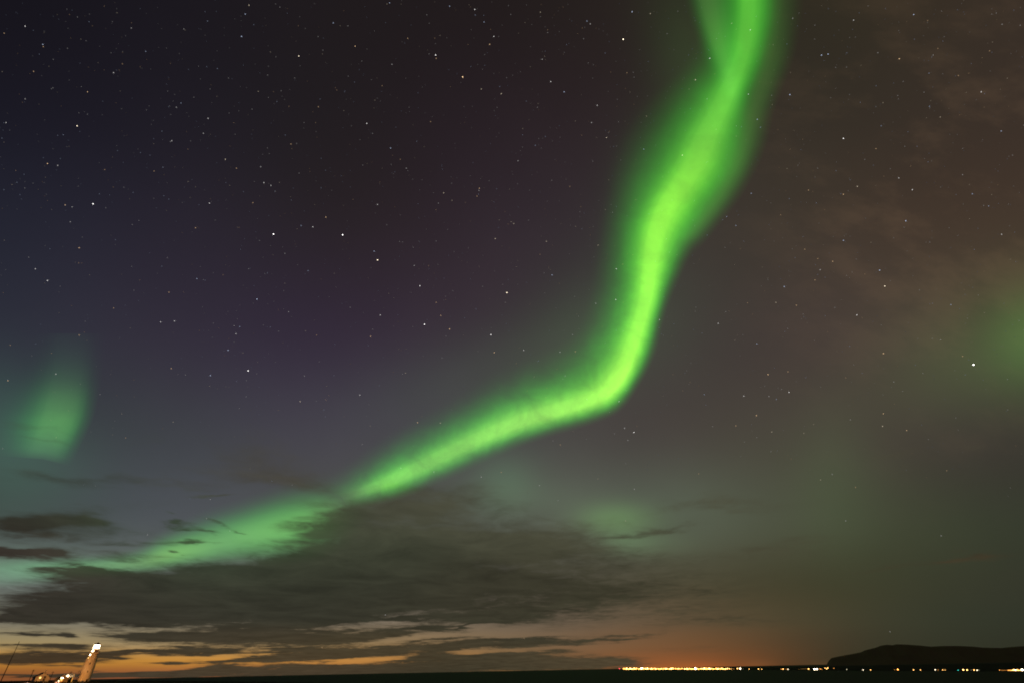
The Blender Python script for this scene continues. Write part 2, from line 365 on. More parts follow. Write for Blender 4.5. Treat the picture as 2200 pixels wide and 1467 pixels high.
RIDGE = [(1768,1439),(1775,1429),(1780,1419),(1786,1412.5),(1800,1409.5),(1830,1404),(1850,1400),(1858,1396),(1882,1390),(1892,1386),(1905,1384),(1918,1385),(1925,1383),
         (1945,1383.5),(1975,1385.5),(2000,1388),(2030,1386.5),(2060,1386.5),(2090,1388),(2110,1390),(2150,1391),(2175,1388.5),(2200,1387),(2260,1388),(2340,1394),(2420,1402)]
rx_, ry_ = [p[0] for p in RIDGE], [p[1] for p in RIDGE]
NV = 14; rows = [[] for _ in range(2*NV + 1)]
for i in range(221):
    px = 1768 + (2420 - 1768)*i/220
    az, el = azel(px, interp(px, rx_, ry_)); dr = 7600.0
    hz = max(0.5, 12 + dr*math.tan(el))
    for k in range(2*NV + 1):
        s = (k - NV)/NV; a = 1 - abs(s)
        gul = 1 + 0.10*math.sin(az*240 + 5*s)*a*(1 - a)*4 + 0.05*math.sin(az*610 + 9*s)*(1 - a)
        prof = (a**1.15)*gul if k != NV else 1.0
        spread = 250 + 2.1*hz*2.2
        rows[k].append(polar(az, dr + s*spread, -2 + (hz + 2)*prof))
tag(strip('mountain', rows, M_mtn), 'dark flat topped mountain across the bay', kind='structure')

# ------------------------------------------------------------------ lamps across the bay
COLS = {'amber': (1.0, 0.50, 0.13), 'white': (1.0, 0.82, 0.55), 'orange': (1.0, 0.38, 0.07), 'red': (1.0, 0.08, 0.10), 'teal': (0.05, 0.75, 0.60), 'pale': (0.9, 0.8, 0.5)}
LM = {}
def lamp_mat(c, s):
    if (c, s) not in LM: LM[(c, s)] = glow(f'lamp_glow_{c}_{s}'.replace('.', '_'), COLS[c], s)
    return LM[(c, s)]
M_post = surf('lamp_post_steel', (0.12, 0.12, 0.12), 0.6, 0.2, 3.0)
LMESH = {}
PXW = 1/ (F*PW/PW)
def far_lamp(px, py, size, c, s, label, group, name='street_lamp'):
    """size = radius of the lit head in photo pixels"""
    az, ds = shore_point(px); _, el = azel(px, py)
    d = ds*1.012
    zt = max(12 + d*math.tan(el), 1.2)
    r = round(size*d/1500.0, 2)
    key = (r, round(zt, 1), c, s)
    if key not in LMESH:
        bm = bmesh.new(); tube(bm, (0, 0, -zt - .4), (0, 0, -r*.5), r*.10, r*.07, 6, 0); ball(bm, (0, 0, 0), r, 1, 1)
        # hood over the lit head
        lathe(bm, [(r*1.05, r*.55), (r*.5, r*1.05), (r*.05, r*1.15)], 8, mi=0)
        me = bpy.data.meshes.new(name); bm.to_mesh(me); bm.free(); me.materials.append(M_post); me.materials.append(lamp_mat(c, s)); LMESH[key] = me
    o = link(bpy.data.objects.new(name, LMESH[key])); o.location = polar(az, d, zt)
    return tag(o, label, 'lamp', group)
G_TOWN, G_COAST = 'lamps of the town across the bay', 'scattered lamps along the far coast'
L_TOWN = 'amber lamp in the crowded row of town lights on the horizon'
px = 1340.0
BRIGHT = {1347: 2.6, 1354: 2.2, 1363: 2.4, 1379: 3.4, 1392: 2.6, 1445: 2.5, 1495: 3.6, 1477: 2.2, 1514: 2.4, 1524: 2.2, 1550: 2.2}
while px < 1564:
    gap = any(a < px < b for a, b in ((1368.5, 1370.5), (1449.5, 1451.0), (1453.5, 1455.5), (1467.5, 1469.5), (1471.5, 1473.5)))
    if not gap:
        far_lamp(px, 1435.6 + rng.uniform(-.9, .8), rng.uniform(1.1, 1.7), rng.choice(['amber', 'amber', 'amber', 'orange']), rng.choice([4.0, 6.0, 10.0]), L_TOWN, G_TOWN)
    px += rng.uniform(1.7, 2.6)
for x, s in BRIGHT.items():
    far_lamp(x, 1434.8, s*.62, 'white' if x in (1379, 1495) else 'amber', 22.0, L_TOWN, G_TOWN)
OUT = [  # px, py, size, colour, strength, label
    (1331,1435,1.2,'red',5.0,'single red lamp at the left end of the town lights'),
    (1568,1435.5,1.3,'amber',8.0,'amber lamp just past the right end of the crowded town row'),
    (1572,1436,.9,'amber',5.0,'small amber lamp second past the right end of the town row'),
    (1577,1436,.6,'orange',3.0,'tiny orange lamp in the gap right of the town row'),
    (1585,1435,1.4,'amber',9.0,'left one of the close amber pair right of the town row'),
    (1591,1435,1.8,'white',12.0,'largest lamp of the close pair right of the town row'),
    (1597,1436,.6,'pale',.5,'faint pale lamp beside the close pair'),
    (1610,1436,1.0,'amber',6.0,'lone amber lamp between the town and the spaced pair'),
    (1630,1436,1.3,'amber',7.0,'left one of the spaced amber pair left of the mountain'),
    (1637,1436.5,1.0,'amber',6.0,'right one of the spaced amber pair left of the mountain'),
    (1679,1436.3,.9,'orange',3.0,'orange lamp at the left end of the cluster of four'),
    (1683,1436,1.3,'amber',7.0,'brightest amber lamp of the cluster of four'),
    (1690,1436.4,.8,'orange',2.0,'dim orange lamp inside the cluster of four'),
    (1693.5,1436.4,1.0,'white',6.0,'whitish lamp at the right end of the cluster of four'),
    (1717,1436.6,.6,'orange',1.0,'dim orange lamp left of the harbour lights'),
    (1738,1435.8,1.4,'amber',8.0,'amber lamp at the left of the harbour lights below the cliff'),
    (1751,1436.4,2.2,'white',16.0,'big white lamp of the harbour lights below the cliff'),
    (1756,1436.2,1.8,'white',12.0,'white lamp touching the big one of the harbour lights'),
    (1763,1435.8,1.1,'orange',4.0,'orange lamp right of the big harbour lamp'),
    (1766,1436.4,.8,'orange',3.0,'small orange lamp beside the harbour lights'),
    (1774,1434,1.0,'amber',7.0,'amber lamp at the cliff foot, left of three'),
    (1777,1435.6,1.1,'amber',8.0,'amber lamp at the cliff foot, lowest of three'),
    (1780,1434,1.2,'amber',8.0,'amber lamp at the cliff foot, right of three'),
    (1793,1434.5,1.0,'orange',2.0,'dim orange lamp just right of the cliff foot'),
    (1820,1437,.9,'pale',2.0,'pale green tinged lamp below the rise of the mountain'),
    (1855,1438,1.1,'white',6.0,'whitish lamp of the pair below the mountain shoulder'),
    (1871,1438,1.1,'amber',6.0,'amber lamp of the pair below the mountain shoulder'),
    (1923,1437.6,.8,'orange',1.2,'faint orange lamp next to the red tinged bright one'),
    (1930,1437,1.5,'orange',9.0,'bright orange lamp alone below the mountain summit'),
    (1963.5,1438,1.1,'amber',6.0,'amber lamp, left of two below the long ridge'),
    (1978.5,1438,1.0,'amber',6.0,'amber lamp, right of two below the long ridge'),
    (2010.5,1437.6,1.1,'white',6.0,'whitish lamp left of the small amber pair below the ridge'),
    (2016.5,1438,.9,'orange',1.2,'faint orange lamp beside the whitish one below the ridge'),
    (2026.5,1438,1.0,'amber',5.0,'left one of the small amber pair below the ridge'),
    (2031.5,1438,.8,'amber',4.0,'right one of the small amber pair below the ridge'),
    (2059.5,1439.2,1.0,'teal',3.0,'single teal green lamp on the far coast'),
    (2071,1437.7,1.6,'amber',10.0,'large amber lamp next to the teal one'),
    (2079,1438.4,1.5,'amber',10.0,'second large amber lamp right of the teal one'),
    (2088,1438,.7,'pale',.6,'faint pale lamp between the large pair and the white pair'),
    (2094,1438.3,1.2,'amber',7.0,'amber lamp, left of the pair right of the teal lamp group'),
    (2100.5,1438.6,1.1,'white',7.0,'white lamp, right of the pair right of the teal lamp group'),
    (2104,1438.4,.7,'pale',1.0,'faint pale lamp touching the white one of that pair'),
    (2149,1438.2,.9,'orange',3.0,'orange lamp at the left end of the lit quay'),
    (2180,1437.8,1.6,'amber',10.0,'bright amber lamp in the middle of the lit quay'),
    (2184,1438.2,1.6,'white',12.0,'bright white lamp in the middle of the lit quay'),
    (2188,1437.2,1.1,'orange',6.0,'orange lamp topping the lit quay'),
    (2198,1437.6,2.0,'white',16.0,'big white lamp at the right end of the lit quay'),
]
for (x, y, r, c, s, lb) in OUT: far_lamp(x, y, r*.8, c, s, lb, G_COAST)
for i in range(22):      # the low lamps of the quay
    x = 2153 + 2.1*i
    far_lamp(x, 1438.9, .55 if x < 2166 else .8, 'orange' if x < 2172 else 'amber', 1.2 if x < 2166 else 5.0, 'low amber lamp in the even row along the lit quay', 'row of lamps along the quay')
for i in range(8):
    far_lamp(1722 + 1.9*i, 1435.7, .5, 'amber', .5, 'dim amber lamp in the faint row left of the harbour lights', 'faint row of lamps by the harbour')

# ------------------------------------------------------------------ lighthouse and the buildings on the headland
M_white = surf('white_render', (0.78, 0.74, 0.68), 0.85, 0.10, 0.45, 0.15)
M_red = surf('red_iron', (0.30, 0.06, 0.04), 0.6, 0.2, 1.5)
M_dark = surf('tarred_boards', (0.035, 0.03, 0.027), 0.8, 0.4, 1.2)
M_roof = surf('roof_iron', (0.07, 0.05, 0.045), 0.6, 0.3, 1.0)
M_zinc = surf('pale_roof_iron', (0.55, 0.53, 0.50), 0.5, 0.2, 1.0)
M_wood = surf('pole_wood', (0.06, 0.045, 0.03), 0.85, 0.3, 2.0)
M_glass = surf('dark_glass', (0.02, 0.022, 0.025), 0.08, 0.1, 1.0, 0.6)
M_frame = surf('window_frame_paint', (0.5, 0.46, 0.4), 0.6, 0.1, 1.0)
E_lamp = glow('lighthouse_lamp', (1.0, 0.86, 0.60), 60.0)
E_pane = glow('lantern_glass_lit', (1.0, 0.80, 0.48), 11.0)
E_win = glow('lit_window', (1.0, 0.62, 0.18), 2.6)
E_dim = glow('dim_lit_window', (1.0, 0.42, 0.10), 0.55)
E_hot = glow('bright_window', (1.0, 0.82, 0.5), 12.0)
E_warm = glow('wall_lamp_bulb', (1.0, 0.70, 0.35), 8.0)

GZ = 10.2
def at(px, dist): # ground point on the headland under a column of the photograph at the horizon
    az, _ = azel(px, 1462); return az, polar(az, dist, GZ)
def local_window(name, par, x, y, z, wd, h, pane_mat, facing=-1):
    """window in a wall whose outer face is the plane y = const; looks to -y"""
    bm = bmesh.new(); t = 0.12
    for (a, b, c, d) in ((x-wd/2-t, x+wd/2+t, z-t, z), (x-wd/2-t, x+wd/2+t, z+h, z+h+t), (x-wd/2-t, x-wd/2, z, z+h), (x+wd/2, x+wd/2+t, z, z+h), (x-.04, x+.04, z, z+h)):
        box(bm, a, b, y-.09, y+.02, c, d)
    f = obj(name, bm, M_frame, par)
    bm = bmesh.new(); box(bm, x-wd/2, x-.04, y-.04, y+.015, z, z+h); box(bm, x+.04, x+wd/2, y-.04, y+.015, z, z+h)
    obj('pane', bm, pane_mat, f)
    return f

# lighthouse: 520 m off, lamp 22 m above the turf
LD = 520.0
laz, _ = azel(179, 1462); lz_lamp = 12 + LD*math.tan(azel(206, 1388)[1])
lh = tag(empty('lighthouse', polar(laz, LD, GZ - .3), -laz), 'tapering pale round lighthouse tower with its lamp lit, on the dark headland', 'lighthouse')
lh.scale = (1.18, 1.18, 1)
H = lz_lamp - (GZ - .3)
TT = H - 4.3
bm = bmesh.new(); lathe(bm, [(3.4, -1.5), (3.35, 0), (3.3, .5), (3.15, .9), (3.1, TT*.5), (2.8, TT*.76), (2.35, TT - .9), (2.25, TT)], 48); tower = obj('tower', bm, M_white, lh, True)
bm = bmesh.new(); lathe(bm, [(2.25, TT), (2.5, TT + .25), (2.72, TT + .4), (2.72, TT + .62), (1.5, TT + .64)], 48); gal = obj('gallery', bm, M_white, lh)
bm = bmesh.new()
for i in range(20):
    a = 2*math.pi*i/20; tube(bm, (2.62*math.cos(a), 2.62*math.sin(a), TT + .6), (2.62*math.cos(a), 2.62*math.sin(a), TT + 1.6), .03, n=5)
    b = 2*math.pi*(i+1)/20
    for zz_ in (TT + 1.1, TT + 1.6): tube(bm, (2.62*math.cos(a), 2.62*math.sin(a), zz_), (2.62*math.cos(b), 2.62*math.sin(b), zz_), .03, n=5)
obj('railing', bm, M_red, gal)
bm = bmesh.new(); lathe(bm, [(1.62, TT + .63), (1.62, TT + 2.5), (1.75, TT + 2.55), (1.75, TT + 2.75), (1.3, TT + 2.77)], 32); watch = obj('watch_room', bm, M_white, lh, False)
ln = obj('lantern_room', (lambda b: (lathe(b, [(1.78, TT + 2.76), (1.78, TT + 2.95), (1.55, TT + 2.97)], 16), [tube(b, (1.6*math.cos(2*math.pi*i/12), 1.6*math.sin(2*math.pi*i/12), TT + 2.9), (1.6*math.cos(2*math.pi*i/12), 1.6*math.sin(2*math.pi*i/12), TT + 5.4), .05, n=5) for i in range(12)], b)[-1])(bmesh.new()), M_red, lh)
bm = bmesh.new(); lathe(bm, [(1.56, TT + 2.98), (1.56, TT + 5.35)], 24, cap0=False, cap1=False); obj('glazing', bm, E_pane, ln)
bm = bmesh.new(); lathe(bm, [(.35, TT + 3.3), (.75, TT + 3.7), (.8, TT + 4.3), (.75, TT + 4.9), (.3, TT + 5.2)], 20); obj('lamp', bm, E_lamp, ln)
bm = bmesh.new(); lathe(bm, [(1.85, TT + 5.36), (1.8, TT + 5.55), (1.2, TT + 6.2), (.5, TT + 6.55), (.18, TT + 6.7), (.16, TT + 7.1), (.02, TT + 7.2)], 24); obj('dome', bm, M_red, lh, True)
def tower_window(name, ang, z, r, wd, h, mat):
    bm = bmesh.new(); c, s = math.cos(ang), math.sin(ang)
    def P(u, out, zz_): return (c*(r + out) - s*u, s*(r + out) + c*u, zz_)
    for (u0, u1, z0, z1, o0, o1, mi) in ((-wd/2, wd/2, z, z + h, -.1, .07, 0), (-wd/2 - .12, wd/2 + .12, z - .14, z, -.1, .14, 1), (-wd/2 - .12, wd/2 + .12, z + h, z + h + .12, -.1, .12, 1)):
        vs_ = [bm.verts.new(P(u, o, zz_)) for zz_ in (z0, z1) for (u, o) in ((u0, o0), (u1, o0), (u1, o1), (u0, o1))]
        for f in ((3,2,1,0),(4,5,6,7),(0,1,5,4),(1,2,6,5),(2,3,7,6),(3,0,4,7)): bm.faces.new([vs_[i] for i in f]).material_index = mi
    return obj(name, bm, [mat, M_frame], lh)
def tr(z): return float(np.interp(z, [.9, TT*.5, TT*.76, TT - .9, TT], [3.15, 3.1, 2.8, 2.35, 2.25]))
FA = -math.pi/2
tower_window('window', FA - .75, TT + 1.0, 1.62, 1.0, 1.15, E_hot)
tower_window('window', FA - .80, TT - 1.35, tr(TT - .9), .62, .95, E_hot)
tower_window('window', FA - .85, TT - 3.1, tr(TT - 2.7), .42, .7, E_win)
for zz_, an in ((6.2, .1), (11.0, -.05)): tower_window('window', FA + an, zz_, tr(zz_ + .5), .5, .9, M_glass)
tower_window('door', FA + .5, .1, 3.1, 1.0, 2.1, M_dark)

# white gabled house
def gable_house(name, px, dist, wdt, dep, eave, ridge, wall_mat, roof_mat, turn=0.0, over=.35):
    az, p = at(px, dist); r = empty(name, p, -az + turn)
    bm = bmesh.new(); x = wdt/2
    a = [bm.verts.new(q) for q in ((-x,0,-1.5),(x,0,-1.5),(x,0,eave),(0,0,ridge),(-x,0,eave))]; b = [bm.verts.new((v_.co.x, dep, v_.co.z)) for v_ in a]
    bm.faces.new(a); bm.faces.new(list(reversed(b)))
    for i in (0, 1, 4): bm.faces.new((a[(i+1) % 5], a[i], b[i], b[(i+1) % 5]))
    bmesh.ops.recalc_face_normals(bm, faces=bm.faces)
    obj('wall', bm, wall_mat, r)
    bm = bmesh.new(); sl = (ridge - eave)/x; th = .22
    for s in (-1, 1):
        pts_ = [(0, ridge + .02), (s*(x + over), eave - sl*over + .02), (s*(x + over), eave - sl*over + th), (0, ridge + th + .04)]
        f = [bm.verts.new((q[0], -over, q[1])) for q in pts_]; k = [bm.verts.new((q[0], dep + over, q[1])) for q in pts_]
        bm.faces.new(f); bm.faces.new(list(reversed(k)))
        for i in range(4): bm.faces.new((f[i], k[i], k[(i+1) % 4], f[(i+1) % 4]))
    bmesh.ops.recalc_face_normals(bm, faces=bm.faces)
    rf = obj('roof', bm, roof_mat, r)
    return r, rf
def hgt(py, px, dist): return 12 + dist*math.tan(azel(px, py)[1]) - GZ
HD = 515.0
h_ap, h_ev = hgt(1444.4, 96, HD), hgt(1453.6, 78.5, HD)
house, hroof = gable_house('house', 88.5, HD, 7.6, 9.0, h_ev, h_ap, M_white, M_roof, 0.18)
tag(house, 'small white gabled house with two lit windows, left of the lighthouse', 'house')
bm = bmesh.new(); box(bm, .55, 1.15, 3.0, 3.6, h_ap - 1.0, h_ap + 1.5); box(bm, .48, 1.22, 2.93, 3.67, h_ap + 1.5, h_ap + 1.68); obj('chimney', bm, M_white, hroof)
local_window('window', house, -1.35, 0, h_ev - 1.0, 1.0, 1.15, E_win)['label'] = 'upper window lit bright yellow'
local_window('window', house, 1.15, 0, h_ev - .75, 1.0, 1.15, M_glass)
local_window('window', house, -1.75, 0, 1.55, 1.0, 1.2, E_dim)['label'] = 'lower window dimly lit orange'
local_window('window', house, 1.1, 0, 1.35, 1.0, 1.2, M_glass)

# dark boathouse with a lit doorway
BD = 500.0
b_ap, b_ev = hgt(1449.2, 134, BD), hgt(1457.5, 118, BD)
barn, broof = gable_house('boathouse', 130.5, BD, 7.0, 8.0, b_ev, b_ap, M_dark, M_roof, -.1)
tag(barn, 'dark gabled boathouse with a lamp lit doorway, between the house and the tower', 'boathouse')
bm = bmesh.new(); box(bm, -.75, .85, -.05, .02, -.5, 2.5); door = obj('door', bm, surf('pale_door_paint', (.55, .40, .25), .7, .3, 2.0), barn)
bm = bmesh.new(); box(bm, -.55, .75, -.10, -.05, 2.75, b_ap - 1.35); box(bm, -.65, .85, -.06, .02, 2.65, 2.75); obj('window', bm, E_hot, barn)
bm = bmesh.new(); box(bm, -.35, .45, -.12, -.055, 1.55, 2.25); obj('door_pane', bm, E_win, door)
bm = bmesh.new(); tube(bm, (-1.1, -.02, 1.1), (-1.1, -.5, 1.25), .05, n=6); wl = obj('wall_lamp', bm, M_post, barn)
bm = bmesh.new(); ball(bm, (-1.1, -.62, 1.2), .28); obj('bulb', bm, E_warm, wl)

# pale roofed store to its right
SD = 508.0
s_top = hgt(1447.3, 143, SD)
az, p = at(146, SD); store = tag(empty('store', p, -az), 'small store with a bright lit pale roof, right of the boathouse', 'store')
bm = bmesh.new(); box(bm, -2.2, 2.3, 0, 5, -1.5, s_top - 1.7); obj('wall', bm, M_dark, store)
bm = bmesh.new()
a = [bm.verts.new(q) for q in ((-2.5,-.4,s_top-1.75),(2.6,-.4,s_top-1.75),(2.6,2.5,s_top),(-2.5,2.5,s_top),(2.6,5.4,s_top-1.75),(-2.5,5.4,s_top-1.75))]
b = [bm.verts.new((q.co.x, q.co.y, q.co.z + .2)) for q in a]
for s_ in (a, b):
    bm.faces.new((s_[0], s_[1], s_[2], s_[3])); bm.faces.new((s_[3], s_[2], s_[4], s_[5]))
for i, j in ((0,1),(1,2),(2,4),(4,5),(5,3),(3,0)): bm.faces.new((a[i], a[j], b[j], b[i]))
bmesh.ops.recalc_face_normals(bm, faces=bm.faces); obj('roof', bm, M_zinc, store)
bm = bmesh.new(); box(bm, -.4, .15, -.06, .03, -.5, s_top - 1.9); obj('door', bm, M_frame, store)
bm = bmesh.new(); box(bm, 1.75, 2.15, -.09, .0, .2, s_top - 1.95); obj('window', bm, glow('orange_slit', (1.0, .42, .07), 1.1), store)
bm = bmesh.new(); tube(bm, (-1.2, 0, s_top - 2.2), (-1.2, -1.6, s_top - 1.1), .05, n=6); sl_ = obj('wall_lamp', bm, M_post, store)
bm = bmesh.new(); ball(bm, (-1.2, -1.7, s_top - .95), .42); obj('bulb', bm, glow('store_lamp_bulb', (1.0, .82, .55), 16.0), sl_)

# poles and mast
def pole(px, pxt, pyt, dist, label, arm=True, r=.16, n_arm=1):
    az, p = at(px, dist); _, el = azel(pxt, pyt); hz = 12 + dist*math.tan(el) - GZ
    o = tag(empty('utility_pole', p, -az), label, 'utility pole', 'utility poles by the buildings')
    bm = bmesh.new(); tube(bm, (0, 0, -1.5), (0, 0, hz), r, r*.72, 8); obj('pole', bm, M_wood, o)
    if arm:
        bm = bmesh.new(); box(bm, -.75, .75, -.07, .07, hz - .75, hz - .58); ca = obj('crossarm', bm, M_wood, o)
        for xx in (-.6, .6):
            bm = bmesh.new(); lathe(bm, [(.06, hz - .58), (.09, hz - .5), (.05, hz - .38)], 8, xx, 0); obj('insulator', bm, M_glass, ca)
    return o
pole(62, 72.6, 1437.5, 512, 'tall dark utility pole left of the white house', r=.24)
pole(106, 114.5, 1441.5, 522, 'dark utility pole at the right corner of the white house', r=.2)
pole(145, 152.6, 1441.0, 520, 'short dark utility pole behind the bright store roof', r=.17)
pole(162, 169.5, 1438.8, 534, 'thin utility pole close to the left flank of the tower', r=.12)
az, p = at(2, 505); _, el = azel(43.6, 1378.3); mh = 12 + 505*math.tan(el) - GZ
mast = tag(empty('radio_mast', p, -az), 'very tall thin mast at the left edge', 'mast')
bm = bmesh.new(); tube(bm, (0, 0, -1), (0, 0, mh*.5), .26, .22, 8); tube(bm, (0, 0, mh*.5), (0, 0, mh), .18, .14, 8); obj('pole', bm, M_wood, mast)
bm = bmesh.new(); lathe(bm, [(.16, mh - .1), (.18, mh + .2), (.05, mh + .35)], 8); obj('cap', bm, M_wood, mast)
bm = bmesh.new()
lathe(bm, [(.26, mh*.5 - .2), (.26, mh*.5 + .2)], 8); obj('joint', bm, M_post, mast)
# yard lamp left of the house and the guy of the last pole
az, p = at(60.5, 492)
yl = tag(empty('yard_lamp', p, -az), 'low pinkish yard lamp in the dark turf left of the house', 'lamp')
bm = bmesh.new(); tube(bm, (0, 0, -1.5), (0, 0, .25), .06, n=6); obj('post', bm, M_post, yl)
bm = bmesh.new(); ball(bm, (0, 0, .42), .30); obj('bulb', bm, glow('pink_lamp', (1.0, .62, .70), 1.4), yl)

def point(name, loc, power, col, parent=None, r=.3):
    l = bpy.data.lights.new(name, 'POINT'); l.energy = power; l.color = col; l.shadow_soft_size = r
    o = link(bpy.data.objects.new(name, l)); o.location = loc
    if parent is not None: o.parent = parent
    return o
WARM = (1.0, .50, .14)
point('wall_lamp_light', (-1.1, -1.2, 1.6), 60, WARM, wl)
point('store_lamp_light', (-1.2, -1.9, s_top - .2), 420, (1.0, .62, .28), sl_)
point('yard_lamp_light', (0, -.4, 1.2), 500, (1.0, .50, .22), yl)
# twin floodlight on the turf in front of the boathouse: one head on the tower, one on the house
az, p = at(124.5, 484)
fl = tag(empty('floodlight', p, -az), 'low floodlight with an orange red glare in the turf before the boathouse', 'floodlight')
bm = bmesh.new(); tube(bm, (0, 0, -1.5), (0, 0, .1), .07, n=6); box(bm, -.8, .8, -.05, .05, .1, .2); obj('bracket', bm, M_post, fl)
for nm, xx, target, watts, ang in (('tower', .55, lh.location + Vector((0, 0, 9)), 31000, 44), ('house', -.55, house.location + Vector((0, 0, 3)), 13000, 34)):
    bm = bmesh.new(); box(bm, xx-.3, xx+.3, -.2, .2, .22, .7); hd = obj('lamp_head', bm, M_post, fl)
    bm = bmesh.new(); box(bm, xx-.26, xx+.26, -.24, -.2, .26, .66); obj('lens', bm, glow('flood_lens', (1.0, .45, .25), 3.0), hd)
    l = bpy.data.lights.new('flood_beam', 'SPOT'); l.energy = watts; l.color = (1.0, .38, .075); l.spot_size = math.radians(ang); l.spot_blend = .5; l.shadow_soft_size = .25
    o = link(bpy.data.objects.new('flood_beam', l)); o.parent = fl; o.location = (xx, .5, .5)
    src = Matrix.Translation(p) @ Matrix.Rotation(-az, 4, 'Z') @ Vector((xx, .5, .5))
    o.rotation_euler = (Matrix.Rotation(az, 3, 'Z') @ (target - src)).to_track_quat('-Z', 'Y').to_euler()
point('lighthouse_light', (0, 0, TT + 4.2), 1500, (1.0, .75, .4), ln)

# grass and shrubs along the skyline of the headland
bm = bmesh.new()
for i in range(5200):
    px = rng.uniform(-60, 720); az, el = azel(px, interp(px, SKY_X, SKY_Y)); d = interp(px, SKY_X, DIST) - rng.uniform(0, 55)
    z = 12 + interp(px, SKY_X, DIST)*math.tan(el) - .35
    c = polar(az, d, z); hh = rng.uniform(.25, .8)*(1.6 if rng.random() < .06 else 1); ww = rng.uniform(.1, .35); a = rng.uniform(0, math.pi)
    dx = Vector((math.cos(a)*ww, math.sin(a)*ww, 0)); tip = Vector((rng.uniform(-.2, .2), rng.uniform(-.2, .2), hh))
    bm.faces.new((bm.verts.new(c - dx), bm.verts.new(c + dx), bm.verts.new(c + tip)))
tag(obj('grass', bm, M_turf), 'rough dark grass along the headland skyline', 'grass', kind='stuff')

# ------------------------------------------------------------------ aurora
def catmull(P, t):
    n = len(P) - 1; x = t*n; i = min(int(x), n - 1); f = x - i
    p0, p1, p2, p3 = P[max(i-1, 0)], P[i], P[i+1], P[min(i+2, n)]
    return 0.5*((2*p1) + (-p0 + p2)*f + (2*p0 - 5*p1 + 4*p2 - p3)*f*f + (-p0 + 3*p1 - 3*p2 + p3)*f**3)
def aurora_mat(name, stops, prof, wave=0.15, veil=0.9, k=1.0):
    m = bpy.data.materials.new(name); m.use_nodes = True; t = Nodes(m.node_tree); m.node_tree.nodes.clear()
    uv = t.new('ShaderNodeUVMap'); s = t.new('ShaderNodeSeparateXYZ'); t.put(s.inputs[0], uv.outputs[0])
    ramp = t.new('ShaderNodeValToRGB'); t.put(ramp.inputs[0], s.outputs[0]); ramp.color_ramp.interpolation = 'B_SPLINE' if len(stops) > 6 else 'EASE'
    el_ = ramp.color_ramp.elements
    while len(el_) < len(stops): el_.new(0.5)
    for e, (pos, c, q) in zip(el_, stops): e.position = pos
    for e, (pos, c, q) in zip(el_, stops): e.color = (*[q*v_ for v_ in lin(c)], 1)
    fc = t.new('ShaderNodeFloatCurve'); t.put(fc.inputs['Value'], s.outputs[1]); cv = fc.mapping.curves[0]
    cv.points[0].location = prof[0]; cv.points[1].location = prof[-1]
    for q in prof[1:-1]: cv.points.new(*q)
    fc.mapping.update()
    geo = t.new('ShaderNodeNewGeometry'); dirn = t.vmath('NORMALIZE', geo.outputs['Position'])
    through = 1.0
    if veil:
        gr = t.new('ShaderNodeGroup'); gr.node_tree = grp; t.put(gr.inputs[0], dirn)
        through = t.math('MULTIPLY_ADD', gr.outputs[0], -veil, 1.0)
    n1_ = t.noise(dirn, 16.0, 6, .62, dist=.4); n2_ = t.noise(t.vmath('MULTIPLY', uv.outputs[0], (14.0, 3.0, 1.0)), 1.0, 3, .5)
    wv = t.math('MULTIPLY_ADD', t.math('SUBTRACT', t.math('MULTIPLY_ADD', n2_, .25, t.math('MULTIPLY', n1_, .75)), .5), t.math('MULTIPLY_ADD', s.outputs[0], 2.4*wave, .6*wave), 1.0)
    st_ = t.math('MULTIPLY', t.math('MULTIPLY', fc.outputs[0], through), t.math('MULTIPLY', wv, .5*k))   # front and back skin each give half
    rk = t.math('MULTIPLY_ADD', fc.outputs[0], 0.95, 0.05)
    cm = t.new('ShaderNodeCombineXYZ'); t.put(cm.inputs[0], rk); cm.inputs[1].default_value = 1.0; t.put(cm.inputs[2], t.math('MULTIPLY_ADD', fc.outputs[0], 0.5, 0.5))
    e = t.new('ShaderNodeEmission'); t.put(e.inputs[0], t.vmath('MULTIPLY', ramp.outputs[0], cm.outputs[0])); t.put(e.inputs[1], st_)
    tr_ = t.new('ShaderNodeBsdfTransparent'); ad = t.new('ShaderNodeAddShader'); t.l.new(e.outputs[0], ad.inputs[0]); t.l.new(tr_.outputs[0], ad.inputs[1])
    o = t.new('ShaderNodeOutputMaterial'); t.l.new(ad.outputs[0], o.inputs[0])
    m.cycles.emission_sampling = 'NONE' if veil else 'FRONT'
    return m
def sky_dist(el): return min(20000.0/max(math.sin(el), .05), 160000.0)       # a curtain standing about 20 km up
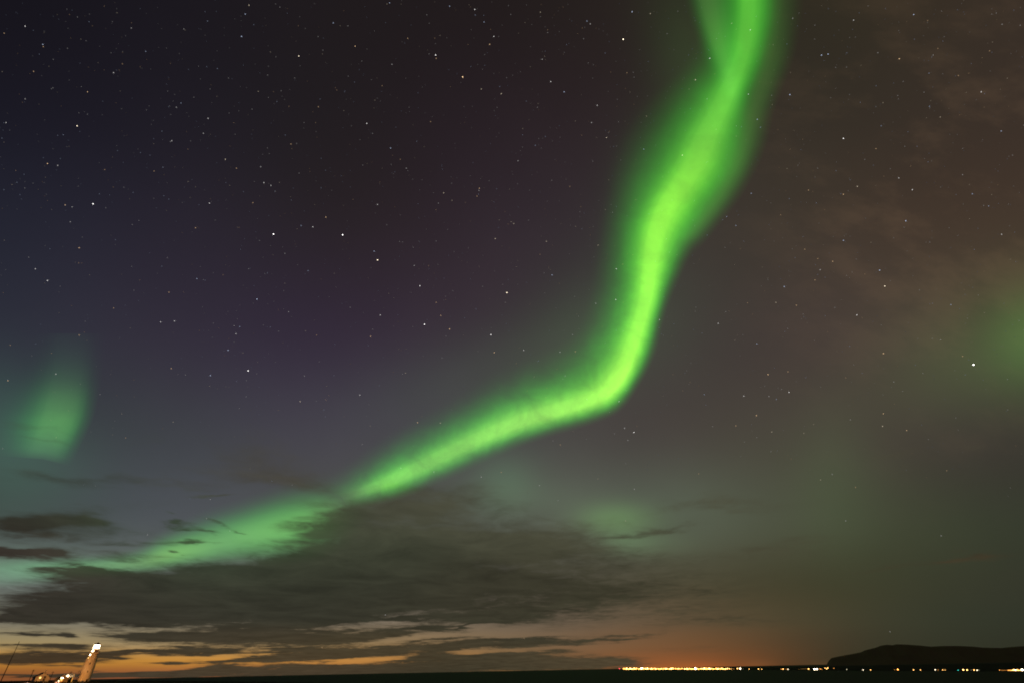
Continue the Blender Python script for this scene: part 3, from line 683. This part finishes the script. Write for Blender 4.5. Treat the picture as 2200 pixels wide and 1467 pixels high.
def ribbon(name, ST, mat, parent, NU=90, NVV=24):
    """ST: (left limit, crest, right limit) measured stations -> a lens shaped sheet of glowing air, thick at the crest"""
    L, P, Rr = ([np.array(s[i], float) for s in ST] for i in range(3))
    bm = bmesh.new(); uvl = bm.loops.layers.uv.new('UVMap'); front = []; back = []; UV = {}
    for i in range(NU + 1):
        u = i/NU; l, p, r = catmull(L, u), catmull(P, u), catmull(Rr, u); fr, bk = [], []
        for j in range(NVV + 1):
            v_ = j/NVV
            q = l + (p - l)*(v_*2) if v_ < .5 else p + (r - p)*(v_*2 - 1)
            d = ray(*q); D_ = sky_dist(math.asin(max(d[2], .01))); th = D_*.03*math.sin(math.pi*v_)
            a = bm.verts.new(tuple(d*(D_ - th/2) + EYE)); UV[a] = (u, v_); fr.append(a)
            if j in (0, NVV): bk.append(a)
            else:
                b_ = bm.verts.new(tuple(d*(D_ + th/2) + EYE)); UV[b_] = (u, v_); bk.append(b_)
        front.append(fr); back.append(bk)
    for S_ in (front, back):
        for a, b_ in zip(S_, S_[1:]):
            for j in range(NVV):
                f = bm.faces.new((a[j], a[j+1], b_[j+1], b_[j])) if S_ is front else bm.faces.new((a[j], b_[j], b_[j+1], a[j+1]))
    for f in bm.faces:
        for lp in f.loops: lp[uvl].uv = UV[lp.vert]
    return obj(name, bm, mat, parent, smooth=True)

aur = tag(empty('aurora', (0, 40000, 20000)), 'bright green aurora band that bends down from the top edge to the lower left clouds', 'aurora')
# parts hold world coordinates
def under(o, par):
    o.parent = par; o.matrix_parent_inverse = Matrix.Translation(-par.location)
MAIN = [
    ((1490,-60),(1608,-60),(1692,-60)), ((1484,40),(1606,40),(1686,42)), ((1450,135),(1592,130),(1658,136)), ((1365,212),(1562,208),(1630,215)), ((1312,280),(1524,282),(1626,290)),
    ((1286,350),(1488,358),(1614,366)), ((1276,432),(1432,440),(1562,446)), ((1266,500),(1407,508),(1506,514)), ((1256,566),(1398,574),(1472,580)), ((1246,624),(1391,640),(1442,648)),
    ((1232,672),(1378,692),(1425,702)), ((1212,708),(1361,742),(1411,760)), ((1195,730),(1340,800),(1385,825)), ((1170,742),(1302,845),(1340,888)), ((1140,755),(1250,868),(1280,918)),
    ((1100,770),(1185,887),(1208,940)), ((1040,800),(1115,908),(1140,962)), ((970,845),(1040,938),(1068,992)), ((890,890),(960,975),(988,1030)), ((820,930),(893,1008),(918,1060)),
    ((760,975),(835,1034),(858,1082)), ((715,1010),(785,1052),(803,1092)), ((675,1040),(735,1068),(752,1100)),
]
PROF = [(0,0),(.08,.012),(.17,.06),(.27,.19),(.35,.40),(.42,.74),(.48,.98),(.54,1.0),(.62,.84),(.70,.56),(.79,.26),(.88,.07),(.95,.015),(1,0)]
def tight(row, i):      # fit of the limits: a little less haze above the band, a crisper lower border past the bend
    (lx, ly), (px_, py_), (rx2, ry2) = row; a, b = (1.0, .88) if i >= 12 else (.93, 1.0)
    return ((px_ + (lx - px_)*a, py_ + (ly - py_)*a), (px_, py_), (px_ + (rx2 - px_)*b, py_ + (ry2 - py_)*b))
MAIN = [tight(r_, i) for i, r_ in enumerate(MAIN)]
n_ = len(MAIN) - 1
STOPS = [(0/n_,(76,182,48),1),(2/n_,(80,182,48),1),(3/n_,(86,188,50),1),(4/n_,(98,198,54),1),(5/n_,(118,216,56),1),(6/n_,(134,236,56),1),(7/n_,(144,246,60),1),(9/n_,(142,246,64),1),(11/n_,(146,246,64),1),(12/n_,(164,255,72),1.05),
         (13/n_,(160,255,76),1),(14/n_,(142,232,74),1),(15/n_,(136,222,74),1),(16/n_,(128,212,74),1),(17/n_,(118,204,70),1),(18/n_,(108,194,66),1),(19/n_,(104,194,66),1),(20/n_,(100,190,64),1),(20.7/n_,(84,164,60),1),(21.4/n_,(50,96,40),1),(22/n_,(0,0,0),0)]
under(ribbon('main_band', MAIN, aurora_mat('aurora_main', STOPS, PROF, .8, 0), None, 150, 32), aur)
STRAND = [((1455,-60),(1500,-60),(1604,-60)), ((1472,20),(1514,20),(1604,20)), ((1492,85),(1532,85),(1602,85)), ((1512,150),(1552,148),(1604,146)), ((1534,205),(1570,205),(1606,205)), ((1550,262),(1580,262),(1608,262))]
PROF2 = [(0,0),(.12,.06),(.25,.26),(.38,.62),(.5,.92),(.58,1.0),(.68,.84),(.8,.45),(.92,.12),(1,0)]
under(ribbon('side_strand', STRAND, aurora_mat('aurora_strand', [(0,(54,108,44),.7),(.45,(60,128,44),.85),(.72,(52,108,40),.6),(.9,(20,40,16),.3),(1,(0,0,0),0)], PROF2, .08, 0), None, 50, 20), aur)
EDGE = [((1600,-40),(1662,-40),(1735,-40)), ((1588,100),(1644,105),(1712,112)), ((1556,220),(1612,225),(1668,233)), ((1526,300),(1586,310),(1646,322)), ((1486,380),(1548,396),(1602,412)), ((1440,452),(1500,470),(1546,486)), ((1400,505),(1456,518),(1506,534)), ((1370,550),(1418,560),(1468,572))]
under(ribbon('outer_veil', EDGE, aurora_mat('aurora_veil', [(0,(30,70,22),.6),(.2,(36,82,24),.85),(.6,(40,92,26),.9),(.78,(44,104,30),.8),(.9,(44,100,32),.35),(1,(0,0,0),0)], PROF2, .1, 0), None, 50, 20), aur)
TAIL = [((755,985),(800,1046),(828,1092)), ((690,1012),(742,1075),(785,1138)), ((625,1030),(690,1095),(745,1178)), ((570,1050),(632,1112),(690,1205)), ((505,1072),(562,1130),(610,1215)), ((440,1092),(492,1148),(530,1215)), ((388,1115),(428,1166),(455,1220)), ((338,1140),(362,1184),(388,1226)), ((285,1172),(300,1203),(318,1236)), ((208,1186),(225,1211),(242,1242)), ((120,1190),(130,1217),(142,1252)), ((20,1194),(30,1223),(40,1262)), ((-60,1200),(-60,1229),(-60,1268))]
under(ribbon('clouded_tail', TAIL, aurora_mat('aurora_tail', [(0,(0,0,0),0),(.09,(50,96,40),.7),(.19,(74,150,60),1.05),(.28,(82,168,66),1.05),(.37,(80,160,64),1.0),(.46,(70,148,64),1.0),(.58,(84,150,48),1.2),(.67,(70,130,56),1.0),(.8,(64,128,70),1.0),(.9,(50,96,66),.9),(1,(40,80,56),.8)], PROF2, .2, .92), None, 90, 20), aur)
a2 = tag(empty('aurora', (-60000, 60000, 20000)), 'small separate patch of pale green aurora above the clouds at the left', 'aurora')
LEFT = [((58,716),(146,716),(230,716)), ((38,776),(146,776),(224,781)), ((16,826),(142,831),(216,836)), ((-4,871),(134,881),(204,891)), ((-20,911),(120,921),(186,934)), ((-26,946),(106,954),(168,971)), ((-36,976),(92,986),(154,1001))]
PROF3 = [(0,0),(.12,.07),(.24,.32),(.34,.72),(.42,.98),(.5,1.0),(.62,.94),(.76,.62),(.88,.2),(1,0)]
under(ribbon('glow_patch', LEFT, aurora_mat('aurora_left', [(0,(0,0,0),0),(.28,(40,80,52),.4),(.5,(62,122,56),.95),(.62,(68,136,58),1.0),(.78,(62,126,58),.9),(.9,(50,102,54),.8),(1,(0,0,0),0)], PROF3, .3, .8), None, 60, 24), a2)

# ------------------------------------------------------------------ stars
STAR_R = 400000.0
TINT = {'w': (1, .97, .95), 'b': (.62, .74, 1.0), 'o': (1.0, .66, .36), 'y': (1.0, .85, .62)}
SM = {}
def star_mat(t, lv):
    if (t, lv) not in SM: SM[(t, lv)] = glow(f'star_light_{t}_{lv}'.replace('.', '_'), TINT[t], lv)
    return SM[(t, lv)]
def star_pos(px, py): return Vector(tuple(ray(px, py)*STAR_R))
def star_rad(px, py, r):        # radius in photo pixels, at the scale of the middle of the frame
    d = ray(px, py); c = float(d @ ray(PW/2, PH/2)); return r/F*c*STAR_R
NAMED = [
    (2091.5,783,'w',2.3,14,'brightest white star low in the right part of the sky'), (1339,85,'y',2.0,9,'bright creamy star left of the aurora near the top edge'),
    (994,166,'o',1.8,6,'bright orange star high in the dark sky'), (587.6,503.5,'w',2.0,9,'white star at the handle end of the plough'),
    (736,505,'w',1.9,9,'second star of the plough handle, with a close faint companion'), (811,559,'y',1.8,7,'third star of the plough handle'),
    (902,614.5,'w',1.5,4,'faintest star of the plough, where handle meets bowl'), (912,697,'w',1.7,7,'lower star of the plough bowl on the handle side'),
    (1054.6,719,'w',1.6,5,'lowest star of the plough bowl nearest the aurora'), (1089,629,'y',1.8,8,'yellowish star at the upper corner of the plough bowl'),
    (200,438.6,'w',1.8,7,'bright white star alone at the left below the blue dark sky'), (165.5,271,'y',1.7,6,'bright cream star at upper left above two fainter ones'),
    (533,796,'w',1.7,7,'bright white star above the low clouds left of the aurora bend'), (936,119,'w',1.6,5,'white star with an orange companion just below it'),
    (642,121,'y',1.6,5,'yellowish star near the top, left of the orange one'), (1812,298,'w',1.6,5,'white star in the brown sky right of the aurora'),
    (1362,928,'w',1.5,5,'white star just below the bend of the aurora'), (1901,615,'y',1.6,5,'cream star above the faint green glow at the right'),
]
for (x, y, t, r, lv, lb) in NAMED:
    bm = bmesh.new(); ball(bm, (0, 0, 0), star_rad(x, y, r*.52), 0, 1)
    o = obj('star', bm, star_mat(t, round(lv*.5, 2))); o.location = star_pos(x, y)
    tag(o, lb, 'star', 'brightest stars of the night sky')
MED = '''54,57,w 9,72,o 92,96,b 93,101,o 72,154,o 136,290,b 102,352,o 124,356,w 225,365,o 379,231,w 389,222,b 447,255,w 437,287,w 369,303,w 555,197,y 716,50,b 446,46,b 535,12,y 527,31,b 467,148,b
244,157,w 263,138,o 282,61,w 395,63,w 519,79,b 560,359,w 567,393,w 582,399,w 450,437,w 331,368,o 350,360,b 484,343,y 508,362,o 543,436,o 684,230,o 625,310,o 700,467,o 188,198,o 313,111,b 13,264,w 54,213,w 140,441,o 155,445,w 151,477,w
837,7,b 966,14,b 1020,21,w 1021,33,b 1161,27,y 1040,48,b 1061,79,w 1052,96,o 937,126,o 1034,192,y 1077,202,y 1261,46,b 1268,52,w 1397,30,y 1358,26,b 842,139,w 821,185,o 876,83,o 763,100,o 1212,198,b 1165,128,w 1347,157,o 839,319,b 860,343,o 873,362,w 1150,313,b 1303,296,y 1389,250,y 1383,321,b 1113,346,w 1029,410,w 1030,405,o 1025,422,o 1224,401,o 953,415,y 971,431,y 942,437,w 811,440,w 1098,477,y 1104,481,y 1271,264,w 1283,227,w 1183,176,w 788,266,w 925,262,o
1703,40,w 1963,32,b 1993,45,o 2153,53,w 2192,55,w 1765,119,b 1779,117,b 1932,127,o 2015,105,o 2005,119,w 1996,158,b 2059,163,o 2126,110,o 2108,198,w 1897,221,y 2020,252,y 1882,320,o 1931,383,w 1960,408,w 2124,443,b 1614,416,b 1812,418,o 1737,409,o 1946,475,b 1581,485,b 1561,466,b 1677,462,o 1627,257,b 1634,274,b 1608,203,w 1697,204,b 1494,172,y 1525,126,w 2068,376,w 1886,114,w 1834,44,w 1612,65,w 1572,51,y 1466,334,y 1519,213,w 1842,401,y 1997,229,b 1893,271,b 2151,282,b 2089,417,b
170,533,o 612,545,w 662,582,b 423,599,b 363,628,o 244,662,o 345,692,w 375,690,w 503,700,w 507,717,w 515,702,b 654,807,w 452,806,b 490,752,b 645,862,y 700,858,o 22,741,o 170,720,o 368,791,o 680,720,o 372,906,y 270,940,o 420,490,o 647,485,b 672,488,w 552,643,b 620,670,w 102,603,w 76,578,w 120,803,w 17,817,o
804,540,b 1174,519,y 1285,527,y 1186,591,b 1280,652,w 1230,719,w 1323,644,w 1338,568,o 1324,578,w 871,801,y 946,908,y 897,907,o 796,723,o 817,677,w 1125,752,w 1062,757,o 1214,807,w 1261,857,w 1236,755,o 1349,945,w 1204,955,o 1342,919,w 1417,687,w 773,848,w 1160,547,o 1064,513,y 966,707,o 947,678,o 937,650,o 1203,756,w 890,571,w 1330,862,w
1812,517,b 1729,536,o 1757,556,o 1762,580,w 1751,602,o 1789,562,o 1685,616,b 1890,581,b 1667,650,y 1606,651,o 1711,656,o 1543,695,w 1626,738,b 2068,765,o 1898,759,o 1817,811,o 1695,842,w 1668,857,b 1652,851,w 1598,850,w 1513,847,b 1693,798,o 1650,804,o 1827,901,w 1898,888,o 1948,924,o 1896,915,y 2021,730,w 2043,655,b 2152,504,w 1841,677,w 1581,914,o 1920,820,w 1727,930,y 1625,892,o 1658,927,y
1077,1014,o 1034,1024,w 1363,1050,w 1159,1042,w 861,1005,w 932,1013,w 1344,1118,y 828,1320,w 1501,1017,o 1763,1030,y 1838,1046,o 2034,1010,o 1817,1118,w 2022,1150,w 1912,1356,w 1788,1018,w 444,1113,w 452,1072,w 317,1148,w 494,1140,w 1126,1370,o 692,1390,o'''
bm = bmesh.new(); KEY = []
def mi_of(t, lv):
    if (t, lv) not in KEY: KEY.append((t, lv))
    return KEY.index((t, lv))
sr = random.Random(11)
for it in MED.split():
    x, y, t = it.split(','); x, y = float(x), float(y)
    octa(bm, star_pos(x, y), star_rad(x, y, sr.uniform(.8, 1.05)), mi_of(t, sr.choice([.4, .6, .9, 1.3]) if y < 1000 else .4))
for i in range(3000):
    x = sr.uniform(0, 2200); y = sr.uniform(0, 1080)
    keep = 1.0 - max(0, (y - 620)/480)*.95
    if x < 420 and y > 450: keep *= .5
    if sr.random() > keep: continue
    t = sr.choice(['w', 'w', 'w', 'b', 'b', 'o', 'y'])
    octa(bm, star_pos(x, y), star_rad(x, y, sr.uniform(.65, .85)), mi_of(t, sr.choice([.06, .08, .1, .12, .18, .28])))
tag(obj('stars', bm, [star_mat(*k) for k in KEY]), 'fainter stars sprinkled over the night sky', 'stars', kind='stuff')
